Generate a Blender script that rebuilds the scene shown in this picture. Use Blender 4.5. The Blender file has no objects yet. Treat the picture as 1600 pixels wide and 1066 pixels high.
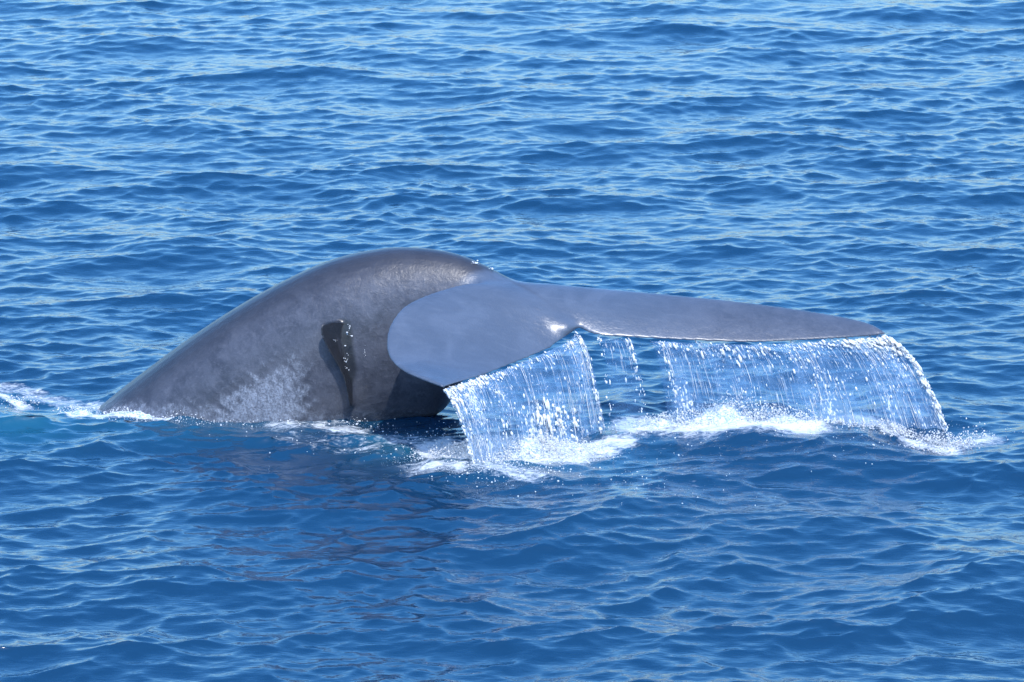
import bpy, bmesh, math, random
import numpy as np
from mathutils import Vector

random.seed(7)
rng = np.random.default_rng(11)
scene = bpy.context.scene
col = scene.collection

# ------------------------------------------------------------------ camera
CAM = np.array((0.0, -39.5, 9.48))
PITCH = math.radians(12.43)          # looking down from a boat deck
FPX = 6280.0                        # focal length in pixels of a 1600 px wide frame
cam_data = bpy.data.cameras.new('camera')
cam_data.sensor_width = 36.0
cam_data.lens = FPX / 1600.0 * 36.0
cam_data.clip_start = 0.5
cam_data.clip_end = 20000
cam = bpy.data.objects.new('camera', cam_data)
cam.location = CAM
cam.rotation_euler = (math.pi / 2 - PITCH, 0, 0)
col.objects.link(cam)
scene.camera = cam

# ------------------------------------------------------------------ sky, sun, exposure
SUN_EL = math.radians(56)
SUN_AZ = math.radians(166)           # clockwise from +Y: behind the camera, to the right
world = bpy.data.worlds.new('World')
scene.world = world
world.use_nodes = True
wn = world.node_tree
bg = wn.nodes['Background']
sky = wn.nodes.new('ShaderNodeTexSky')
sky.sky_type = 'NISHITA'
sky.sun_disc = False
sky.sun_elevation = SUN_EL
sky.sun_rotation = SUN_AZ
sky.air_density = 1.3
sky.dust_density = 1.9
sky.ozone_density = 10.0
hs = wn.nodes.new('ShaderNodeHueSaturation')
hs.inputs['Saturation'].default_value = 1.2
wn.links.new(sky.outputs[0], hs.inputs['Color'])
wn.links.new(hs.outputs[0], bg.inputs[0])
bg.inputs[1].default_value = 0.15
sun_data = bpy.data.lights.new('sun', 'SUN')
sun_data.energy = 2.0
sun_data.angle = math.radians(0.5)
sun_data.color = (1.0, 0.97, 0.92)
sun = bpy.data.objects.new('sun', sun_data)
sun_dir = Vector((math.sin(SUN_AZ) * math.cos(SUN_EL), math.cos(SUN_AZ) * math.cos(SUN_EL), math.sin(SUN_EL)))
sun.rotation_euler = sun_dir.to_track_quat('Z', 'Y').to_euler()
sun.location = (10, -30, 40)
col.objects.link(sun)
scene.view_settings.view_transform = 'Standard'
scene.view_settings.look = 'None'
scene.view_settings.exposure = 1.25
scene.view_settings.gamma = 1.0
scene.cycles.transparent_max_bounces = 12
scene.cycles.max_bounces = 4
scene.cycles.diffuse_bounces = 2
scene.cycles.glossy_bounces = 3
scene.cycles.use_adaptive_sampling = True
scene.cycles.adaptive_threshold = 0.02
scene.cycles.caustics_reflective = False
scene.cycles.caustics_refractive = False

# ------------------------------------------------------------------ helpers
FWD = np.array((0, math.cos(PITCH), -math.sin(PITCH)))
UP = np.array((0, math.sin(PITCH), math.cos(PITCH)))
RIGHT = np.array((1.0, 0, 0))

def ray(px, py):
    return FWD + (px - 800.0) / FPX * RIGHT + (533.0 - py) / FPX * UP

def at(px, py, Y):
    """world point seen at a place of the photograph, Y metres away in depth"""
    d = ray(px, py)
    return CAM + d * ((Y - CAM[1]) / d[1])

def ground(px, py, z=0.0):
    d = ray(px, py)
    return CAM + d * ((z - CAM[2]) / d[2])

def curve(pts, n):
    """Catmull-Rom through pts, n samples evenly spread over the control points"""
    p = np.array(pts, float)
    p = np.vstack((2 * p[0] - p[1], p, 2 * p[-1] - p[-2]))
    out = []
    for s in np.linspace(0, len(p) - 3 - 1e-9, n):
        i = int(s); t = s - i
        a, b, c, d = p[i:i + 4]
        out.append(0.5 * (2 * b + (c - a) * t + (2 * a - 5 * b + 4 * c - d) * t * t + (3 * b - a - 3 * c + d) * t ** 3))
    return np.array(out)

def mesh_from(name, v, f, smooth=True):
    me = bpy.data.meshes.new(name)
    v = np.asarray(v, np.float32); f = np.asarray(f, np.int32)
    me.vertices.add(len(v)); me.vertices.foreach_set('co', v.ravel())
    k = f.shape[1]
    me.loops.add(f.size); me.loops.foreach_set('vertex_index', f.ravel())
    me.polygons.add(len(f)); me.polygons.foreach_set('loop_start', np.arange(len(f), dtype=np.int32) * k)
    me.update(calc_edges=True)
    if smooth:
        me.polygons.foreach_set('use_smooth', np.ones(len(f), bool))
    return me

def link(name, me, mat, parent=None):
    o = bpy.data.objects.new(name, me)
    if mat: me.materials.append(mat)
    col.objects.link(o)
    if parent: o.parent = parent
    return o

def grid_faces(nu, nv, closed_v=False):
    i = np.arange(nu - 1)[:, None]
    j = np.arange(nv if closed_v else nv - 1)[None, :]
    j2 = (j + 1) % nv
    return np.stack((i * nv + j, (i + 1) * nv + j, (i + 1) * nv + j2, i * nv + j2), -1).reshape(-1, 4)

def fattr(me, name, arr):
    a = me.attributes.new(name, 'FLOAT', 'POINT')
    a.data.foreach_set('value', np.asarray(arr, np.float32))

def tag(o, label=None, cat=None, kind=None, group=None):
    if label: o['label'] = label
    if cat: o['category'] = cat
    if kind: o['kind'] = kind
    if group: o['group'] = group

class NT:
    """small node-tree builder"""
    def __init__(self, name):
        self.m = bpy.data.materials.new(name); self.m.use_nodes = True
        self.t = self.m.node_tree; self.t.nodes.clear()
        self.out = self.n('ShaderNodeOutputMaterial')
    def n(self, typ, ins=None, **props):
        x = self.t.nodes.new(typ)
        for k, v in props.items(): setattr(x, k, v)
        for k, v in (ins or {}).items():
            if isinstance(v, bpy.types.NodeSocket): self.t.links.new(v, x.inputs[k])
            else: x.inputs[k].default_value = v
        return x
    def math(self, op, a, b=0.0, c=None, clamp=False):
        ins = {0: a, 1: b}
        if c is not None: ins[2] = c
        return self.n('ShaderNodeMath', ins, operation=op, use_clamp=clamp).outputs[0]
    def ramp(self, v, a, b, lo=0.0, hi=1.0, smooth=True):
        return self.n('ShaderNodeMapRange', {0: v, 1: a, 2: b, 3: lo, 4: hi}, interpolation_type='SMOOTHSTEP' if smooth else 'LINEAR').outputs[0]
    def mix(self, f, a, b):
        x = self.n('ShaderNodeMix', data_type='RGBA')
        for k, v in ((0, f), (6, a), (7, b)):
            if isinstance(v, bpy.types.NodeSocket): self.t.links.new(v, x.inputs[k])
            else: x.inputs[k].default_value = v
        return x.outputs[2]
    def noise(self, vec, scale, detail=4.0, rough=0.55, dist=0.0):
        return self.n('ShaderNodeTexNoise', {'Vector': vec, 'Scale': scale, 'Detail': detail, 'Roughness': rough, 'Distortion': dist}).outputs[0]
    def attr(self, name):
        return self.n('ShaderNodeAttribute', attribute_name=name).outputs[2]

# ------------------------------------------------------------------ materials
def mat_sea():
    b = NT('sea_water')
    pos = b.n('ShaderNodeNewGeometry').outputs['Position']
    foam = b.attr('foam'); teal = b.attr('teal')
    st = b.n('ShaderNodeMapping', {'Vector': pos, 'Scale': (1.0, 1.5, 1.0)}).outputs[0]
    # broken, lacy foam
    n1 = b.noise(st, 5.0, 6.0, 0.65, 0.6)
    n2 = b.noise(st, 22.0, 3.0, 0.6)
    lace = b.math('ADD', b.math('MULTIPLY', n1, 0.65), b.math('MULTIPLY', n2, 0.35))
    thr = b.math('SUBTRACT', 1.0, foam)
    fm = b.ramp(b.math('SUBTRACT', b.math('ADD', lace, 0.10), thr), -0.04, 0.30)
    fm = b.math('MULTIPLY', fm, b.ramp(foam, 0.02, 0.15))
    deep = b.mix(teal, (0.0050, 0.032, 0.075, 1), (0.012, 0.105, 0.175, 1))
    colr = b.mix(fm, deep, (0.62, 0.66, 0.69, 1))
    rough = b.math('ADD', 0.07, b.math('MULTIPLY', fm, 0.5))
    rip = b.noise(b.n('ShaderNodeMapping', {'Vector': pos, 'Scale': (1.0, 1.9, 1.0)}).outputs[0], 4.5, 2.5, 0.55)
    bump = b.n('ShaderNodeBump', {'Strength': 0.22, 'Distance': 0.02, 'Height': rip})
    rip2 = b.noise(b.n('ShaderNodeMapping', {'Vector': pos, 'Scale': (1.0, 2.4, 1.0), 'Rotation': (0, 0, 0.25)}).outputs[0], 11.0, 1.0, 0.5)
    bump = b.n('ShaderNodeBump', {'Strength': 0.28, 'Distance': 0.010, 'Height': rip2, 'Normal': bump.outputs[0]})
    bump2 = b.n('ShaderNodeBump', {'Strength': b.math('MULTIPLY', fm, 0.8), 'Distance': 0.03, 'Height': n2, 'Normal': bump.outputs[0]})
    p = b.n('ShaderNodeBsdfPrincipled', {'Base Color': colr, 'Roughness': rough, 'IOR': 1.45, 'Normal': bump2.outputs[0]})
    b.t.links.new(p.outputs[0], b.out.inputs[0])
    return b.m

def mat_whale():
    b = NT('wet_whale_skin')
    pos = b.n('ShaderNodeNewGeometry').outputs['Position']
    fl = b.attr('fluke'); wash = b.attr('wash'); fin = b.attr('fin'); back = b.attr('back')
    mott = b.noise(pos, 4.5, 6.0, 0.68, 0.4)
    fine = b.noise(pos, 38.0, 3.0, 0.6)
    skin = b.mix(b.ramp(mott, 0.3, 0.7), (0.035, 0.039, 0.054, 1), (0.069, 0.076, 0.100, 1))
    mid = b.noise(pos, 13.0, 5.0, 0.7, 0.6)
    skin = b.mix(b.ramp(mid, 0.50, 0.74, 0.0, 0.55), skin, (0.100, 0.108, 0.135, 1))
    skin = b.mix(b.ramp(fine, 0.45, 0.75, 0.0, 0.22), skin, (0.11, 0.12, 0.145, 1))
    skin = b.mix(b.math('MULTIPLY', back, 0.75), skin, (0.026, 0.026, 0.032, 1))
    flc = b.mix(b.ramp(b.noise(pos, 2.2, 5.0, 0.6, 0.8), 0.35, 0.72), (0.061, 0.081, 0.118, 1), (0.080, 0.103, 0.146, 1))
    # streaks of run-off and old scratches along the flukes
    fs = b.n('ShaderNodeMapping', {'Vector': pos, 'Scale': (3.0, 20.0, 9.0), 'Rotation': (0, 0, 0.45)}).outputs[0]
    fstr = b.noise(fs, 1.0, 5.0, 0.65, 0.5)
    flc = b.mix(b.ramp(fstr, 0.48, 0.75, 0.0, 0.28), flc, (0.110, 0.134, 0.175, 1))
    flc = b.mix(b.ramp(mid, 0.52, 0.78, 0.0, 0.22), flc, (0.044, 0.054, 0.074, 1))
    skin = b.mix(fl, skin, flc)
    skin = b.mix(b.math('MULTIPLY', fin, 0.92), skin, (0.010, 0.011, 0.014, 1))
    # thin white water running down the flank
    run = b.n('ShaderNodeMapping', {'Vector': pos, 'Scale': (26.0, 26.0, 11.0)}).outputs[0]
    wn_ = b.math('ADD', b.math('MULTIPLY', b.noise(run, 1.0, 4.0, 0.65, 0.7), 0.7), b.math('MULTIPLY', b.noise(pos, 60.0, 2.0, 0.6), 0.3))
    wf = b.ramp(b.math('ADD', wn_, b.math('MULTIPLY', wash, 0.42)), 0.55, 1.08)
    wf = b.math('MULTIPLY', wf, b.ramp(wash, 0.02, 0.5))
    wf = b.math('MULTIPLY', wf, b.ramp(b.noise(pos, 42.0, 3.0, 0.7), 0.36, 0.60, 0.35, 1.0))
    skin = b.mix(b.math('MULTIPLY', wf, 0.55), skin, (0.40, 0.45, 0.54, 1))
    rough = b.math('ADD', 0.30, b.math('MULTIPLY', fl, -0.06))
    rough = b.math('ADD', rough, b.math('MULTIPLY', mott, 0.14))
    h = b.math('ADD', b.math('MULTIPLY', fine, 0.5), b.math('MULTIPLY', b.math('MULTIPLY', wn_, wash), 2.5))
    h = b.math('ADD', h, b.math('MULTIPLY', mid, 0.9))
    bump = b.n('ShaderNodeBump', {'Strength': 0.5, 'Distance': 0.012, 'Height': h})
    p = b.n('ShaderNodeBsdfPrincipled', {'Base Color': skin, 'Roughness': rough, 'IOR': 1.42, 'Normal': bump.outputs[0],
            'Coat Weight': b.math('ADD', 0.25, b.math('ADD', b.math('MULTIPLY', fin, 0.6), b.math('MULTIPLY', fl, b.ramp(fstr, 0.35, 0.65, 0.25, 0.75)))), 'Coat Roughness': b.ramp(mid, 0.3, 0.7, 0.13, 0.26), 'Coat IOR': 1.33})
    b.t.links.new(p.outputs[0], b.out.inputs[0])
    return b.m

def mat_sheet():
    b = NT('falling_water')
    uv = b.n('ShaderNodeUVMap').outputs[0]
    dens = b.attr('dens')
    def band(sx, sy, det, dist):
        return b.noise(b.n('ShaderNodeMapping', {'Vector': uv, 'Scale': (sx, sy, 1.0)}).outputs[0], 1.0, det, 0.6, dist)
    s1 = band(30.0, 1.5, 4.0, 0.6)                 # long streaks of fall
    s2 = band(62.0, 9.0, 3.0, 0.5)                 # broken water
    s3 = band(7.0, 3.0, 3.0, 0.8)                  # thick and thin places
    s4 = band(120.0, 26.0, 2.0, 0.3)               # fine spray flecks
    st = b.math('ADD', b.math('MULTIPLY', s1, 0.45), b.math('ADD', b.math('MULTIPLY', s2, 0.25), b.math('MULTIPLY', s3, 0.30)))
    thick = b.math('ADD', st, b.math('MULTIPLY', b.math('SUBTRACT', dens, 0.5), 0.40))
    a = b.math('MULTIPLY', b.ramp(thick, 0.36, 0.78, 0.14, 0.62), b.ramp(dens, 0.0, 0.12))
    white = b.ramp(b.math('ADD', b.math('MULTIPLY', s4, 0.55), b.math('MULTIPLY', thick, 0.45)), 0.59, 0.67)
    bump = b.n('ShaderNodeBump', {'Strength': 1.0, 'Distance': 0.03, 'Height': st})
    colr = b.mix(white, (0.20, 0.36, 0.58, 1), (0.85, 0.88, 0.90, 1))
    p = b.n('ShaderNodeBsdfPrincipled', {'Base Color': colr, 'Roughness': 0.08, 'IOR': 1.333, 'Normal': bump.outputs[0]})
    tl = b.n('ShaderNodeBsdfTranslucent', {'Color': colr, 'Normal': bump.outputs[0]})
    m1 = b.n('ShaderNodeMixShader', {0: 0.3, 1: p.outputs[0], 2: tl.outputs[0]})
    tr = b.n('ShaderNodeBsdfTransparent', {0: (0.90, 0.95, 1.0, 1)})
    al = b.math('MAXIMUM', a, b.math('MULTIPLY', white, b.ramp(dens, 0.02, 0.3, 0.0, 0.9)))
    m2 = b.n('ShaderNodeMixShader', {0: al, 1: tr.outputs[0], 2: m1.outputs[0]})
    b.t.links.new(m2.outputs[0], b.out.inputs[0])
    return b.m

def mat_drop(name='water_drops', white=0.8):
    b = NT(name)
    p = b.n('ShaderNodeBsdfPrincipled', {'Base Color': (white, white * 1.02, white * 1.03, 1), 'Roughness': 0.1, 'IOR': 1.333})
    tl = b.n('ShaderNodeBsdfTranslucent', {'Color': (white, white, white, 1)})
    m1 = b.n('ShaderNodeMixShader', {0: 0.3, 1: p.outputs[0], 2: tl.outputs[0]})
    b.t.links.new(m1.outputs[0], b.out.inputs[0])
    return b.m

M_SEA, M_WHALE, M_SHEET = mat_sea(), mat_whale(), mat_sheet()
M_DROP = mat_drop('water_drops', 0.82)
M_FOAM = mat_drop('white_foam', 0.74)
def mat_froth():
    b = NT('white_froth')
    pos = b.n('ShaderNodeNewGeometry').outputs['Position']
    n1 = b.noise(pos, 26.0, 5.0, 0.65, 0.4); n2 = b.noise(pos, 90.0, 2.0, 0.6)
    colr = b.mix(b.ramp(n1, 0.38, 0.60), (0.26, 0.38, 0.48, 1), (0.70, 0.73, 0.74, 1))
    bump = b.n('ShaderNodeBump', {'Strength': 0.8, 'Distance': 0.02, 'Height': b.math('ADD', n1, b.math('MULTIPLY', n2, 0.4))})
    p = b.n('ShaderNodeBsdfPrincipled', {'Base Color': colr, 'Roughness': 0.35, 'IOR': 1.333, 'Normal': bump.outputs[0]})
    b.t.links.new(p.outputs[0], b.out.inputs[0])
    return b.m
M_FROTH = mat_froth()

# ------------------------------------------------------------------ the sea
def smoothstep(x, a, b):
    t = np.clip((x - a) / (b - a), 0, 1); return t * t * (3 - 2 * t)

def wave_bands():
    """random-phase wind sea on a 64 m tile, in three wavelength bands: height and sideways pull"""
    N, L = 2048, 64.0
    k1 = np.fft.fftfreq(N, L / N) * 2 * np.pi
    kx, ky = np.meshgrid(k1, k1, indexing='ij')
    k = np.hypot(kx, ky); k[0, 0] = 1
    lam = 2 * np.pi / k
    wind = math.radians(100)                       # the waves come towards the camera, a little across
    ang = np.arctan2(ky, kx) - wind
    spread = np.where(lam > 1.2, np.cos(ang) ** 2 * 0.84 + 0.16, np.cos(ang) ** 2 * 0.78 + 0.22)
    kp = 2 * np.pi / 3.8
    S = k ** -3.75 * np.exp(-0.9 * (kp / k) ** 3) * spread
    S *= np.exp(-(k * 0.017) ** 2)
    amp = np.sqrt(S)
    ph = (rng.standard_normal((N, N)) + 1j * rng.standard_normal((N, N))) * amp
    ph[0, 0] = 0
    norm = np.fft.ifft2(ph).real.std()
    ph *= 0.066 / norm
    bands = []
    edges = (1e9, 1.7, 0.75, 0.0)
    for hi, lo in zip(edges[:-1], edges[1:]):
        w = ph * ((lam <= hi) & (lam > lo))
        h = np.fft.ifft2(w).real
        dx = np.fft.ifft2(1j * kx / k * w).real
        dy = np.fft.ifft2(1j * ky / k * w).real
        bands.append(np.stack((dx, dy, h), -1).astype(np.float32))
    return bands, N, L

def sample(tile, N, L, X, Y):
    u = (X / L % 1) * N; v = (Y / L % 1) * N
    i = np.floor(u).astype(np.int64); j = np.floor(v).astype(np.int64)
    fu = (u - i)[..., None]; fv = (v - j)[..., None]
    i %= N; j %= N; i2 = (i + 1) % N; j2 = (j + 1) % N
    return (tile[i, j] * (1 - fu) + tile[i2, j] * fu) * (1 - fv) + (tile[i, j2] * (1 - fu) + tile[i2, j2] * fu) * fv

# swells and hollows round the whale: x, y, radius x, radius y, height
LOCAL = [(-5.4, -0.2, 0.7, 0.5, 0.15), (-4.2, 0.2, 0.6, 0.4, -0.01), (-1.0, -0.75, 0.8, 0.5, -0.03), (2.1, -1.0, 1.0, 0.55, 0.20), (4.1, -1.0, 0.5, 0.6, -0.08),
         (0.1, -2.3, 0.7, 0.5, 0.04)]
OFFX, OFFY = 31.0, 17.0
BANDS, TN, TL = wave_bands()

def calm(X, Y):
    """the whale's slick flattens the short waves close to it"""
    return np.exp(-(((X + 1.2) / 3.6) ** 2 + ((Y + 1.2) / 1.6) ** 2))

def sea_point(X, Y, sp=0.03):
    out = np.zeros(X.shape + (3,), np.float32)
    c = calm(X, Y)
    # gusts: fine chop comes and goes in patches, and is livelier in the near water
    gx, gy = X * 0.16, Y * 0.11
    gust = 1 + 0.22 * np.sin(gx * 3.1 + 1.7 * np.sin(gy * 2.3 + 0.4)) * np.sin(gy * 3.7 + 1.3 * np.sin(gx * 1.9)) + 0.18 * (1 - smoothstep(Y, -6.5, -2.0))
    for tile, lam_lo, g, cc in zip(BANDS, (1.7, 0.75, 0.30), (0.54, 0.33, 0.54), (0.0, -0.55, -0.5)):
        w = np.clip(1.6 - sp / (lam_lo * 0.45), 0, 1) * g * (1 - cc * c) * (gust if lam_lo < 1 else 1.0)
        out += sample(tile, TN, TL, X + OFFX, Y + OFFY) * np.asarray(w)[..., None]
    for x, y, rx, ry, h in LOCAL:
        out[..., 2] += h * np.exp(-(((X - x) / rx) ** 2 + ((Y - y) / ry) ** 2))
    out[..., 0] = X + out[..., 0] * 2.0
    out[..., 1] = Y + out[..., 1] * 2.0
    return out

def sea_z(x, y):
    return float(sea_point(np.array([x]), np.array([y]))[0, 2])

# foam on the water: (px, py) ends of a stroke in the photograph's frame, width in m, strength
STROKES = [((0, 612), (55, 630), .10, .62), ((50, 612), (150, 630), .22, .52), ((0, 600), (60, 606), .14, .5), ((110, 642), (150, 644), .10, .75), ((180, 645), (250, 645), .14, .75), ((250, 645), (340, 645), .20, .62),
           ((340, 640), (440, 652), .26, .50), ((430, 662), (560, 668), .25, .54), ((520, 676), (610, 692), .24, .46), ((440, 690), (580, 700), .24, .42),
           ((620, 692), (700, 692), .34, .50), ((690, 705), (760, 715), .30, .92), ((745, 705), (890, 705), .34, .86), ((720, 735), (840, 745), .26, .52), ((640, 730), (720, 735), .28, .55),
           ((890, 700), (990, 694), .16, .62), ((890, 715), (960, 700), .25, .55),
           ((1000, 672), (1110, 674), .35, .72), ((1080, 674), (1240, 674), .35, .85), ((1250, 660), (1360, 664), .16, .66), ((1360, 664), (1490, 692), .18, .62),
           ((1480, 690), (1540, 680), .26, .55), ((950, 770), (1080, 765), .4, .34), ((980, 690), (1200, 700), .8, .30), ((1200, 690), (1450, 700), .7, .28),
           ((1000, 665), (1250, 670), .4, .38), ((900, 745), (1060, 740), .5, .25)]

def foam_field(X, Y):
    f = np.zeros(X.shape, np.float32)
    for a, b, w, s in STROKES:
        A = ground(*a)[:2]; B = ground(*b)[:2]; d = B - A
        t = np.clip(((X - A[0]) * d[0] + (Y - A[1]) * d[1]) / max(d @ d, 1e-6), 0, 1)
        r2 = ((X - A[0] - t * d[0]) / w) ** 2 + ((Y - A[1] - t * d[1]) / (w * 1.8)) ** 2
        f = np.maximum(f, s * np.exp(-r2))
    return f

def axis_coords(lo, hi, step, slope_lo, slope_hi, lim_lo, lim_hi, far):
    """even steps in the middle, slowly opening towards the limits of the view, then quickly to the horizon"""
    c = list(np.arange(lo, hi + step / 2, step))
    def run(start, slope, lim, sgn):
        out = []; x = start; s = step
        while abs(x) < far:
            s = step + slope * abs(x - start) if sgn * x < sgn * lim else min(s * 1.09, 220)
            x += sgn * s; out.append(x)
        return out
    return np.array(run(c[0], slope_lo, lim_lo, -1)[::-1] + c + run(c[-1], slope_hi, lim_hi, 1))

def build_sea():
    xs = axis_coords(-6.0, 6.0, 0.034, 0.006, 0.006, -13, 13, 7000)
    ys = axis_coords(-11.0, 3.0, 0.036, 0.004, 0.0024, -16, 44, 7000)
    X, Y = np.meshgrid(xs, ys, indexing='ij')
    sx = np.gradient(xs); sy = np.gradient(ys)
    sp = np.maximum(sx[:, None], sy[None, :])
    P = sea_point(X, Y, sp)
    me = mesh_from('sea', P.reshape(-1, 3), grid_faces(len(xs), len(ys)))
    fattr(me, 'foam', foam_field(X, Y).ravel())
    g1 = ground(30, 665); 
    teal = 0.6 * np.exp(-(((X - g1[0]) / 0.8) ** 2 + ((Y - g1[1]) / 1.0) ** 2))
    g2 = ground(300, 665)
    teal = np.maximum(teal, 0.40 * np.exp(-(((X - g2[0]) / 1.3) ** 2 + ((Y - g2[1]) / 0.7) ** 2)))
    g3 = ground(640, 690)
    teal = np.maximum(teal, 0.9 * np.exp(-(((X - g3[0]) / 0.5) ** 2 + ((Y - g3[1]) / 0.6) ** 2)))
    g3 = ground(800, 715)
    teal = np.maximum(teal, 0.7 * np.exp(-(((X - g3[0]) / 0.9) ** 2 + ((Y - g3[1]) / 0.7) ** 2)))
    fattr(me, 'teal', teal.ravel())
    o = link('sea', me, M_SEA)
    tag(o, 'choppy blue open sea around the diving whale', None, 'structure')
    print('sea verts', len(xs), len(ys), len(xs) * len(ys))
build_sea()

# ------------------------------------------------------------------ the whale
def closed_loft(rings):
    """rings: (n, m, 3) closed rings, capped at both ends"""
    rings = np.asarray(rings); n, m, _ = rings.shape
    v = rings.reshape(-1, 3)
    faces = [list(q) for q in grid_faces(n, m, True)]
    faces.append(list(range(m))[::-1]); faces.append(list(range((n - 1) * m, n * m)))
    return v.tolist(), faces

SECT = [  # top px, top py, depth, bottom offset x, z, half width
    (-120, 905, 1.3, .6, -1.5, .72), (40, 738, .95, .9, -1.5, .78), (150, 640, .72, 1.0, -1.6, .80), (240, 569, .62, .95, -1.7, .78),
    (330, 505, .52, .85, -1.75, .74), (420, 451, .44, .7, -1.8, .70), (510, 409, .36, .5, -1.8, .64), (590, 390, .28, .25, -1.8, .57),
    (650, 388, .20, .02, -1.76, .50), (705, 396, .10, -.09, -1.62, .42), (750, 413, 0.0, -.14, -1.10, .34), (790, 434, -.10, -.18, -.66, .30),
    (830, 456, -.25, -.16, -.40, .26), (868, 484, -.44, -.10, -.22, .18), (898, 508, -.60, -.05, -.10, .09)]

def body_part():
    tops = np.array([at(a, b, y) for a, b, y, *_ in SECT])
    bots = tops + np.array([(ox, 0.0, oz) for *_, ox, oz, w in SECT])
    ws = np.array([(s[5], 0, 0) for s in SECT])
    n = 90
    T, B, W = curve(tops, n), curve(bots, n), curve(ws, n)[:, 0]
    rings = []
    m = 48
    for i in range(n):
        c = (T[i] + B[i]) / 2
        up = (T[i] - B[i]) / 2
        tan = T[min(i + 1, n - 1)] + B[min(i + 1, n - 1)] - T[max(i - 1, 0)] - B[max(i - 1, 0)]
        lat = np.array((-tan[1], tan[0], 0.0))
        if tan[0] < 0: lat = -lat
        lat = lat / (np.linalg.norm(lat) + 1e-9) * W[i]
        th = np.linspace(0, 2 * np.pi, m, endpoint=False)
        cs, sn = np.cos(th), np.sin(th)
        e = 0.92
        rings.append([c + up * (np.sign(s) * abs(s) ** 1.0) + lat * (np.sign(k) * abs(k) ** e) for k, s in zip(cs, sn)])
    return closed_loft(rings)

NL = [(786, 440, -.12), (742, 442, -.34), (690, 454, -.60), (637, 476, -.96), (611, 506, -1.28), (604, 537, -1.56), (611, 562, -1.80), (633, 581, -2.06), (663, 594, -2.24), (688, 603, -2.36)]
NTR = [(903, 514, -.66), (889, 529, -.76), (852, 547, -.98), (806, 566, -1.30), (768, 581, -1.62), (738, 591, -1.90), (711, 599, -2.16), (692, 605, -2.38)]
FL = [(790, 436, -.06), (862, 445, -.04), (950, 453, 0.0), (1050, 462, .02), (1150, 472, .02), (1250, 485, 0.0), (1325, 498, -.05), (1362, 508, -.12), (1381, 519, -.20)]
FT = [(905, 513, -.66), (938, 524, -.72), (1000, 528, -.70), (1080, 532, -.65), (1170, 535, -.60), (1250, 532, -.50), (1320, 528, -.40), (1362, 525, -.28), (1384, 522, -.22)]
def P3(l): return [at(a, b, c * 0.85) for a, b, c in l]

def fluke_part(lead, trail, t0, camber, droop=0.0):
    n, m = 70, 22
    A, B = curve(P3(lead), n), curve(P3(trail), n)
    rings = []
    for i in range(n):
        s = i / (n - 1)
        th = t0 * (1 - s) ** 0.8 + 0.014
        ch = B[i] - A[i]
        sp = A[min(i + 1, n - 1)] + B[min(i + 1, n - 1)] - A[max(i - 1, 0)] - B[max(i - 1, 0)]
        nn = np.cross(ch, sp); nn /= np.linalg.norm(nn) + 1e-9
        if nn[2] < 0: nn = -nn
        if i > n - 6: nn = last
        last = nn
        v = 0.5 - 0.5 * np.cos(np.linspace(0, np.pi, m))
        prof = th * (1.9 * np.sqrt(v + 1e-4) * (1 - v) ** 0.9 + 0.0) + 0.012
        cam_ = camber * (1 - s) * np.sin(np.pi * v) ** 1.0
        mid = A[i] + v[:, None] * ch + nn * cam_[:, None]
        top = mid + nn * (prof * 0.62)[:, None]
        bot = mid - nn * (prof * 0.62)[:, None]
        rings.append(np.vstack((top, bot[::-1])))
    return closed_loft(rings)

def fin_part():
    """small limp fin on the flank, its free edge folded down and to the left"""
    n, m = 30, 12
    free = curve([at(*p) for p in [(541, 505, -.22), (526, 502, -.27), (511, 502, -.33), (502, 509, -.38), (501, 522, -.40), (512, 546, -.40), (527, 571, -.39), (539, 598, -.38), (547, 634, -.34)]], n)
    root = curve([at(*p) for p in [(548, 510, -.10), (550, 512, -.10), (552, 516, -.10), (553, 524, -.10), (554, 536, -.10), (555, 555, -.10), (556, 575, -.10), (555, 600, -.10), (551, 638, -.10)]], n)
    rings = []
    for i in range(n):
        s = i / (n - 1)
        ch = free[i] - root[i]
        sp = free[min(i + 1, n - 1)] - free[max(i - 1, 0)]
        nn = np.cross(ch, np.array((0, 0, 1.0))); nn /= np.linalg.norm(nn) + 1e-9
        th = 0.045 * (1 - 0.45 * s)
        v = np.linspace(0, 1, m)
        prof = th * np.sqrt(np.clip(1.02 - v, 0, 1))
        mid = root[i] + v[:, None] * ch
        rings.append(np.vstack((mid + nn * prof[:, None], (mid - nn * prof[:, None])[::-1])))
    return closed_loft(rings)

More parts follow.
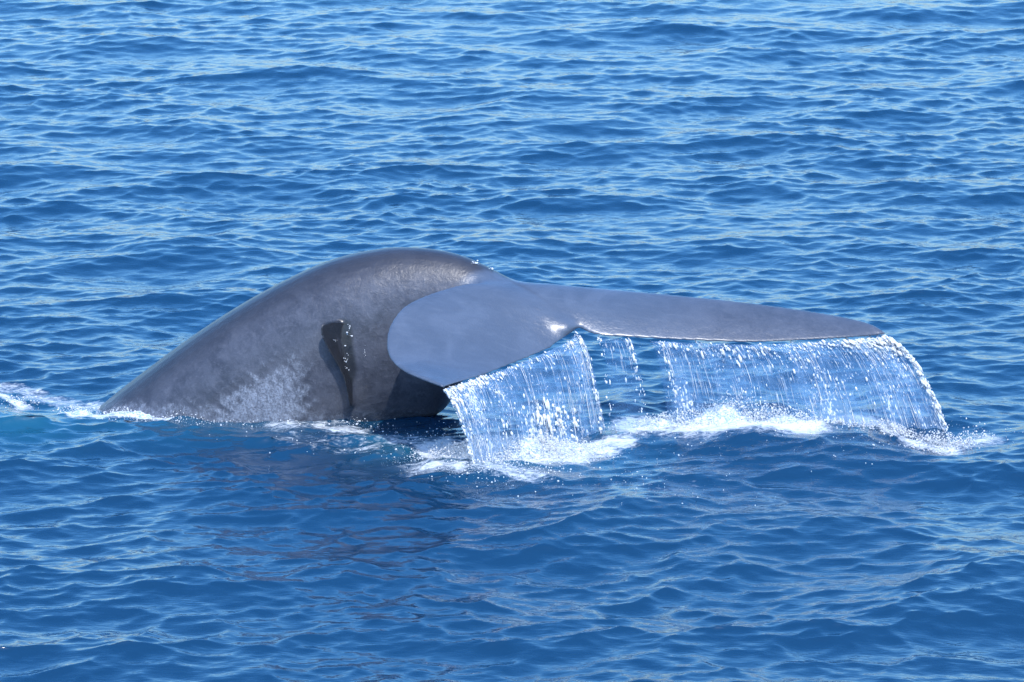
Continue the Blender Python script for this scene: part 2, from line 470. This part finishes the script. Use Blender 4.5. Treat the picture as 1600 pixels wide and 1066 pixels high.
def build_whale():
    V, F = [], []
    for v, f in (body_part(), fluke_part(NL, NTR, 0.085, 0.03), fluke_part(FL, FT, 0.085, 0.03), fin_part()):
        o = len(V); V += [tuple(x) for x in v]; F += [[i + o for i in q] for q in f]
    me = bpy.data.meshes.new('whale_raw')
    me.from_pydata(V, [], F); me.update()
    bm = bmesh.new(); bm.from_mesh(me); bmesh.ops.recalc_face_normals(bm, faces=bm.faces); bm.to_mesh(me); bm.free()
    ob = bpy.data.objects.new('whale_raw', me); col.objects.link(ob)
    r = ob.modifiers.new('r', 'REMESH'); r.mode = 'VOXEL'; r.voxel_size = 0.0125
    s = ob.modifiers.new('s', 'SMOOTH'); s.factor = 0.5; s.iterations = 12
    dg = bpy.context.evaluated_depsgraph_get()
    me2 = bpy.data.meshes.new_from_object(ob.evaluated_get(dg))
    bpy.data.objects.remove(ob); bpy.data.meshes.remove(me)
    n = len(me2.vertices)
    co = np.empty(n * 3, np.float32); me2.vertices.foreach_get('co', co); co = co.reshape(-1, 3)
    ne = len(me2.edges); ed = np.empty(ne * 2, np.int32); me2.edges.foreach_get('vertices', ed); ed = ed.reshape(-1, 2)
    ridge = curve([at(*p) for p in [(745, 440, -.10), (800, 450, -.15), (840, 468, -.32), (872, 490, -.42)]], 18)
    rd = np.min(np.linalg.norm(co[:, None, :] - ridge[None], axis=2), axis=1)
    wgt = (1 - smoothstep(rd, 0.10, 0.30))[:, None] * 0.6
    nd = np.linalg.norm(co - at(876, 517, -.60)[None], axis=1)
    wgt = np.maximum(wgt, (1 - smoothstep(nd, 0.08, 0.26))[:, None] * 0.5)
    deg = np.bincount(ed.ravel(), minlength=n)[:, None]
    for it in range(110):
        acc = np.stack([np.bincount(ed[:, 0], co[ed[:, 1], q], n) + np.bincount(ed[:, 1], co[ed[:, 0], q], n) for q in range(3)], -1)
        co = co + (acc / deg - co) * wgt
    co = co.astype(np.float32)
    me2.vertices.foreach_set('co', co.ravel()); me2.update()
    no = np.empty(n * 3, np.float32); me2.vertices.foreach_get('normal', no); no = no.reshape(-1, 3)
    me2.polygons.foreach_set('use_smooth', np.ones(len(me2.polygons), bool))
    # where each vertex shows in the photograph's frame
    d = co - CAM
    dep = d @ FWD
    px = 800 + FPX * d[:, 0] / dep; py = 533 - FPX * (d @ UP) / dep
    def poly_side(pts):                         # inside test
        ins = np.zeros(n, bool); p = np.array(pts, float)
        for a, b in zip(p, np.roll(p, -1, 0)):
            c = (a[1] > py) != (b[1] > py)
            ins ^= c & (px < (b[0] - a[0]) * (py - a[1]) / (b[1] - a[1] + 1e-12) + a[0])
        return ins
    # flukes: nearness to either fluke's sheet of control points
    smp = []
    for a, b in ((NL, NTR), (FL, FT)):
        A, B = curve(P3(a), 40)[2:], curve(P3(b), 40)[2:]
        for v in np.linspace(0, 1, 14): smp.append(A * (1 - v) + B * v)
    smp = np.vstack(smp)
    from mathutils.kdtree import KDTree
    kd = KDTree(len(smp))
    for i, q in enumerate(smp): kd.insert(q, i)
    kd.balance()
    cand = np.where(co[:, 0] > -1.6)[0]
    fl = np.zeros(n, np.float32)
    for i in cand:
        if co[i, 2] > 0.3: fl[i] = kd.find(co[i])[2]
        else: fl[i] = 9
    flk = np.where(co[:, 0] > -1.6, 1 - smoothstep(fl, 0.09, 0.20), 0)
    fattr(me2, 'fluke', flk * (1 - 0.6 * smoothstep(co[:, 0], 0.9, 2.4)))  # bluish sky sheen put into the skin colour, fading out along the far fluke
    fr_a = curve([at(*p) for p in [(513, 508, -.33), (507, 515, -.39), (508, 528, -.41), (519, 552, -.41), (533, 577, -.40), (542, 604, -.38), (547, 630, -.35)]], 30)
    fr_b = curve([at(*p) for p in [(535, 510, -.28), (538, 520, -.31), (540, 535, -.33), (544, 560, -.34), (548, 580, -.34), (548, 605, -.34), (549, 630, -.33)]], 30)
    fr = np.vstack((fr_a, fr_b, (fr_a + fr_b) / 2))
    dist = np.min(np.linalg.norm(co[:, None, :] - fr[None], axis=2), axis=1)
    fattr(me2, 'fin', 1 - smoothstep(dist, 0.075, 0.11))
    # wash of white water on the flank: a fan below (470, 535)
    wob = 9 * np.sin(co[:, 2] * 31 + 2 * np.sin(co[:, 0] * 17)) + 6 * np.sin(co[:, 2] * 67 + co[:, 0] * 40) 
    px0, py0 = px, py
    px = px + wob; py = py + 0.6 * wob
    gx = np.clip((px - 330) / (478 - 330), 0, 1)
    top = 632 - (632 - 532) * gx ** 0.8
    wash = smoothstep(py, top - 22, top + 46) * smoothstep(px, 300, 360) * (1 - smoothstep(px, 450, 505)) * (0.75 + 0.25 * smoothstep(py, 560, 620)) * (1 - flk)
    low = smoothstep(py, 618, 642) * 0.6 * (px < 345)
    base = smoothstep(co[:, 2], 0.22, 0.0) * 0.5
    wash = np.maximum(np.maximum(wash, low), base * (1 - flk))
    fattr(me2, 'wash', wash)
    px, py = px0, py0
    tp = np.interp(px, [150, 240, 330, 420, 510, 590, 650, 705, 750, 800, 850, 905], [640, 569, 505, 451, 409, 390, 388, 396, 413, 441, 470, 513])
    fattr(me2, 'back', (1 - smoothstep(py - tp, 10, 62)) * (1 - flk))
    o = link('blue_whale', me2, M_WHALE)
    tag(o, 'grey whale arching its tail stock and flukes out of the sea', 'whale')
    print('whale verts', n)
build_whale()

# ------------------------------------------------------------------ drops
def ico(sub):
    bm = bmesh.new(); bmesh.ops.create_icosphere(bm, subdivisions=sub, radius=1)
    v = np.array([x.co[:] for x in bm.verts]); f = np.array([[y.index for y in x.verts] for x in bm.faces]); bm.free()
    return v, f
ICO1, ICO2 = ico(1), ico(2)

def drops_mesh(name, pts, radii, stretch=None, base=ICO1):
    pts = np.asarray(pts, float); n = len(pts)
    bv, bf = base
    # lumpy, each differently turned
    q = rng.standard_normal((n, 3)); sc = 1 + 0.28 * rng.standard_normal((n, 3)).clip(-1.5, 1.5)
    v = bv[None] * sc[:, None, :] * np.asarray(radii)[:, None, None]
    if stretch is not None:                     # along the direction of fall
        ln = np.linalg.norm(stretch, axis=1, keepdims=True) + 1e-9; dr = stretch / ln
        along = np.einsum('nij,nj->ni', v, dr)
        v = v + along[..., None] * dr[:, None, :] * ln[:, None, :]
    v = v + pts[:, None, :]
    f = bf[None] + (np.arange(n) * len(bv))[:, None, None]
    return mesh_from(name, v.reshape(-1, 3), f.reshape(-1, 3))

def noise1(u, seed, freq):
    r = np.random.default_rng(seed); g = r.random(int(freq) + 3)
    x = u * freq; i = np.floor(x).astype(int); t = x - i; t = t * t * (3 - 2 * t)
    return g[i] * (1 - t) + g[i + 1] * t

def vnoise(x, y, seed, octaves=4):
    x = np.asarray(x, float); y = np.asarray(y, float)
    g = np.random.default_rng(seed).random((256, 256)); out = 0; amp = 0.5
    for o in range(octaves):
        i = np.floor(x).astype(int); j = np.floor(y).astype(int); a = x - i; c = y - j
        a = a * a * (3 - 2 * a); c = c * c * (3 - 2 * c)
        g00 = g[i % 256, j % 256]; g10 = g[(i + 1) % 256, j % 256]; g01 = g[i % 256, (j + 1) % 256]; g11 = g[(i + 1) % 256, (j + 1) % 256]
        out = out + amp * ((g00 * (1 - a) + g10 * a) * (1 - c) + (g01 * (1 - a) + g11 * a) * c)
        x = x * 2.03 + 17.3; y = y * 2.03 + 9.1; amp *= 0.5
    return out / (1 - 0.5 ** octaves)

# ------------------------------------------------------------------ curtains of falling water
class Curtain:
    def __init__(self, edge, drift0, drift1, bottom_y, seed):
        self.n = 400
        self.E = curve(P3(edge), self.n)
        self.d0, self.d1, self.by, self.seed = drift0, drift1, bottom_y, seed
        self.zb = None
    def pos(self, u, t):
        """u along the fluke's edge, t time of fall 0..1"""
        u = np.asarray(u); t = np.asarray(t)
        x = np.interp(u, np.linspace(0, 1, self.n), self.E[:, 0])
        y = np.interp(u, np.linspace(0, 1, self.n), self.E[:, 1])
        z = np.interp(u, np.linspace(0, 1, self.n), self.E[:, 2])
        dx = np.interp(u, np.linspace(0, 1, len(self.d0)), self.d0)
        dy = self.by
        zb = -0.06
        wob = 0.025 * np.sin(u * 23 + t * 3 + self.seed) * t + 0.02 * np.sin(u * 61 + self.seed * 2) * t
        return np.stack((x + dx * t, y + dy * t + wob, z - 0.025 + (zb - z) * (0.18 * t + 0.82 * t * t)), -1)

def make_curtain(label, edge, drift, dy, seed, dens_fn, n_strand, n_drop, clusters, edge_us):
    C = Curtain(edge, drift, None, dy, seed)
    root = bpy.data.objects.new('water_curtain', None); col.objects.link(root)
    root.location = (0, 0, 0)
    tag(root, label, 'falling water')
    nu, nv = 220, 60
    U, T = np.meshgrid(np.linspace(0, 1, nu), np.linspace(0, 1, nv), indexing='ij')
    P = C.pos(U, T)
    f = grid_faces(nu, nv)
    dens = dens_fn(U, T)
    fm = dens.ravel()[f].max(1) > 0.03
    me = mesh_from('water_sheet', P.reshape(-1, 3), f[fm])
    fattr(me, 'dens', dens.ravel())
    uvl = me.uv_layers.new(name='UVMap')
    li = np.empty(len(me.loops), np.int32); me.loops.foreach_get('vertex_index', li)
    uv = np.stack((U.ravel()[li] * (np.linalg.norm(C.E[-1] - C.E[0]) / 2.0), T.ravel()[li]), -1)
    uvl.data.foreach_set('uv', uv.astype(np.float32).ravel())
    sh = link('water_sheet', me, M_SHEET, root); sh['kind'] = 'stuff'
    # strands
    V, F = [], []
    off = 0
    us = rng.random(n_strand)
    lumps = noise1(us, seed, 26)
    for u, lu in zip(us, lumps):
        if rng.random() > 0.25 + 1.1 * lu: continue
        t0 = rng.random() ** 1.3 * 0.85; ln = 0.08 + 0.30 * rng.random() ** 2
        t1 = min(1.0, t0 + ln)
        if float(dens_fn(np.array(u), np.array((t0 + t1) / 2))) < 0.12: continue
        ts = np.linspace(t0, t1, 7)
        p = C.pos(np.full(7, u) + 0.0016 * np.sin(ts * 7 + u * 90), ts)
        p[:, 1] += rng.normal() * 0.02
        r = (0.0012 + 0.0034 * rng.random() ** 2) * np.sin(np.linspace(0.12, np.pi - 0.12, 7)) * (1 + 0.4 * rng.standard_normal(7)).clip(0.4, 1.8)
        a = np.array([(math.cos(q), math.sin(q), 0) for q in (0.3, 2.4, 4.5)])
        V.append((p[:, None, :] + a[None] * r[:, None, None]).reshape(-1, 3))
        F.append(grid_faces(7, 3, True) + off); off += 21
    st = link('water_strands', mesh_from('water_strands', np.vstack(V), np.vstack(F)), M_DROP, root); st['kind'] = 'stuff'
    # drops
    u = rng.random(n_drop * 3); t = rng.random(n_drop * 3) ** 0.8
    keep = rng.random(len(u)) < (0.03 + smoothstep(vnoise(u * 30, t * 9, seed + 5, 3), 0.50, 0.72)) * np.clip(dens_fn(u, t) * 1.6, 0, 1)
    u, t = u[keep][:n_drop], t[keep][:n_drop]
    rad = 0.0016 + 0.0085 * rng.random(len(u)) ** 4
    for cu, ct, su, sv, k, rmax in clusters:
        uu = cu + su * rng.standard_normal(k); tt = ct + sv * rng.standard_normal(k)
        ok = (uu > 0) & (uu < 1) & (tt > 0.0) & (tt < 1)
        u = np.concatenate((u, uu[ok])); t = np.concatenate((t, tt[ok]))
        rad = np.concatenate((rad, 0.0018 + rmax * rng.random(ok.sum()) ** 3.2))
    for eu, k, jit, r0 in edge_us:               # ropes of beads down the side edges
        tt = rng.random(k); uu = np.clip(eu + jit * rng.standard_normal(k) * (0.25 + tt), 0, 1)
        u = np.concatenate((u, uu)); t = np.concatenate((t, tt)); rad = np.concatenate((rad, 0.002 + r0 * rng.random(k) ** 2.6))
    p = C.pos(u, t); p += rng.standard_normal(p.shape) * np.array((0.008, 0.03, 0.008))
    vel = C.pos(u, np.clip(t + 0.02, 0, 1.02)) - C.pos(u, t)
    vel = vel / (np.linalg.norm(vel, axis=1, keepdims=True) + 1e-9) * (0.5 + 2.6 * rng.random((len(u), 1)) ** 2)
    dr = link('water_drops', drops_mesh('water_drops', p, rad, vel), M_DROP, root); dr['kind'] = 'stuff'
    print(label, len(u), 'drops', off // 21, 'strands')
    return C

def near_dens(u, t):                               # u: 0 at the notch, 1 at the tip
    d = 0.55 + 0.25 * noise1(np.clip(u, 0, 1), 3, 18) + 0.25 * u
    d = d * (0.55 + 0.9 * vnoise(u * 9, t * 2.5, 21, 3))
    d = d * smoothstep(u, 0.0, 0.04) * (1 - smoothstep(u, 0.975, 1.0))
    return d
near_edge = [NTR[0]] + NTR[1:]
CN = make_curtain('sheet of water pouring off the near fluke onto white foam', near_edge, [0.30, .24, .22, .24, .30, .32], -0.25, 1, near_dens, 520, 900,
             [(0.36, 0.80, 0.05, 0.10, 260, 0.018), (0.30, 0.90, 0.06, 0.06, 200, 0.016), (0.72, 0.07, 0.16, 0.05, 420, 0.011), (0.9, 0.2, 0.08, 0.12, 180, 0.011), (0.15, 0.08, 0.03, 0.03, 60, 0.010)],
             [(0.045, 170, 0.012, 0.012), (0.99, 200, 0.02, 0.012)])

def far_dens(u, t):                                # u: 0 at the notch, 1 at the tip
    a = smoothstep(u, 0.27, 0.31) * (0.46 + 0.30 * noise1(np.clip(u, 0, 1), 9, 22) + 0.22 * smoothstep(u, 0.55, 0.95))
    g = 0.17 * smoothstep(u, 0.11, 0.14) * (1 - smoothstep(u, 0.21, 0.235)) * (1 - 0.6 * t)
    a = a * (0.40 + 1.15 * vnoise(u * 13, t * 2.5, 22, 3))
    return np.maximum(a, g) * (1 - smoothstep(u, 0.992, 1.0))
far_edge = FT
CF = make_curtain('wide sheet of water streaming off the far fluke', far_edge, [.10, .14, .20, .26, .32, .40, .48, .56, .64], -0.15, 4, far_dens, 800, 1500,
             [(0.80, 0.10, 0.10, 0.07, 620, 0.012), (0.92, 0.22, 0.05, 0.12, 380, 0.012), (0.45, 0.15, 0.08, 0.10, 200, 0.013), (0.62, 0.45, 0.10, 0.2, 220, 0.011)],
             [(0.985, 420, 0.010, 0.014), (0.30, 110, 0.006, 0.010), (0.215, 130, 0.008, 0.010), (0.12, 60, 0.008, 0.009)])

# ------------------------------------------------------------------ splash foam
def splash(name, label, spots, froth, seed):
    """spots: (px, py on the water, radius x, radius y, height, count) of flying drops; froth: the same without a count, heaps of white water"""
    P, R = [], []
    for px, py, rx, ry, h, k in spots:
        c = ground(px, py)
        a = rng.standard_normal((k, 2)) * 0.55
        x = c[0] + a[:, 0] * rx; y = c[1] + a[:, 1] * ry
        z0 = sea_point(x, y)[:, 2]
        env = np.exp(-(a ** 2).sum(1) * 0.9)
        z = z0 + h * env * rng.random(k) ** 1.4 * (0.5 + vnoise(x * 7, y * 7, seed) * 1.2) - 0.005
        P.append(np.stack((x, y, z), -1)); R.append(0.0018 + 0.0085 * rng.random(k) ** 4)
    me = drops_mesh(name, np.vstack(P), np.concatenate(R))
    o = link(name, me, M_FOAM)
    tag(o, label, 'foam', 'stuff')
    for px, py, rx, ry, h in froth:
        c = ground(px, py)
        xs = np.arange(c[0] - rx * 1.6, c[0] + rx * 1.6, 0.014); ys = np.arange(c[1] - ry * 1.6, c[1] + ry * 1.6, 0.014)
        X, Y = np.meshgrid(xs, ys, indexing='ij')
        env = np.exp(-(((X - c[0]) / rx) ** 2 + ((Y - c[1]) / ry) ** 2) * 1.6)
        n1 = vnoise(X * 6 + seed, Y * 6, seed + 3, 5); n2 = vnoise(X * 30, Y * 30, seed + 9, 3)
        H = h * (env * (0.35 + 1.3 * n1) - 0.22 - 0.5 * (1 - env) * n1) + 0.05 * env * (n2 - 0.5)
        f = grid_faces(len(xs), len(ys)); f = f[(H.ravel() > -0.03)[f].any(1)]
        q = np.stack((X, Y, sea_point(X, Y)[..., 2] + H), -1).reshape(-1, 3)
        used = np.unique(f); m = np.full(len(q), -1); m[used] = np.arange(len(used))
        child = link('froth', mesh_from('froth', q[used], m[f]), M_FROTH, o); child['kind'] = 'stuff'
    return o

splash('splash_foam', 'white splash foam under the near fluke', [(815, 708, .65, .35, .20, 7000), (735, 714, .40, .35, .16, 2500), (870, 704, .40, .30, .14, 2000), (690, 705, .5, .4, .08, 500), (775, 738, .5, .35, .06, 700)],
       [(815, 704, .42, .34, .15), (742, 710, .24, .28, .11), (880, 700, .28, .24, .06)], 1)
splash('splash_foam', 'white splash foam mound under the far fluke', [(1130, 674, .65, .25, .26, 6000), (1040, 672, .40, .25, .12, 1500), (1215, 674, .45, .25, .16, 2000)],
       [(1130, 672, .55, .30, .18), (1040, 672, .30, .22, .07), (1220, 673, .30, .2, .08)], 2)
splash('splash_foam', 'white splash foam line below the far fluke tip', [(1310, 668, .40, .18, .06, 900), (1400, 674, .35, .2, .08, 1500), (1470, 688, .24, .2, .16, 1500), (1515, 682, .25, .2, .14, 350)],
       [], 3)
splash('splash_foam', 'broken white foam where the back meets the water', [(30, 622, .25, .2, .06, 200), (120, 638, .25, .2, .10, 350), (205, 648, .30, .25, .06, 600), (290, 650, .35, .3, .06, 600), (400, 655, .6, .3, .05, 400), (560, 655, .3, .2, .04, 150)],
       [(215, 648, .25, .2, .04), (125, 640, .14, .10, .04)], 4)

def spray():
    P, R = [], []
    for px, py, rx, ry, h, k in [(1050, 690, 1.1, .8, .05, 260), (1300, 690, 1.1, .7, .06, 260), (1500, 680, .4, .4, .15, 160), (1000, 760, .8, .7, .04, 120), (800, 745, .7, .4, .10, 220),
                                 (700, 690, .5, .5, .15, 160), (560, 680, 1.0, .5, .04, 140), (470, 640, .6, .4, .10, 80)]:
        c = ground(px, py)
        a = rng.standard_normal((k, 2)) * 0.6
        x = c[0] + a[:, 0] * rx; y = c[1] + a[:, 1] * ry
        P.append(np.stack((x, y, sea_point(x, y)[:, 2] + rng.random(k) ** 2 * h), -1)); R.append(0.0015 + 0.0065 * rng.random(k) ** 4)
    o = link('spray', drops_mesh('spray', np.vstack(P), np.concatenate(R)), M_DROP)
    tag(o, 'scattered white drops thrown over the water beside the flukes', 'spray', 'stuff')
spray()

def glint_beads():
    """white beads standing in for wet highlights on the small fin and ridge"""
    P, R = [], []
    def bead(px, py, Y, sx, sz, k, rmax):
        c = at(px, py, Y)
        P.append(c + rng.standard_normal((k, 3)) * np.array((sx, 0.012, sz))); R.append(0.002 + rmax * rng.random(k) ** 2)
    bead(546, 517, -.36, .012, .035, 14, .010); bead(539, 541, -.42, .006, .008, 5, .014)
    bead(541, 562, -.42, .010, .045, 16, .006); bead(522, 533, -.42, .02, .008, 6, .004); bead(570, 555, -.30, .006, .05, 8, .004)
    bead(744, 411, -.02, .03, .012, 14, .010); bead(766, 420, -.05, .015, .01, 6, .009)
    o = link('glint_beads', drops_mesh('glint_beads', np.vstack(P), np.concatenate(R)), M_DROP)
    tag(o, 'white beads added as wet glints on the small fin and tail ridge', 'water drops', 'stuff')
glint_beads()
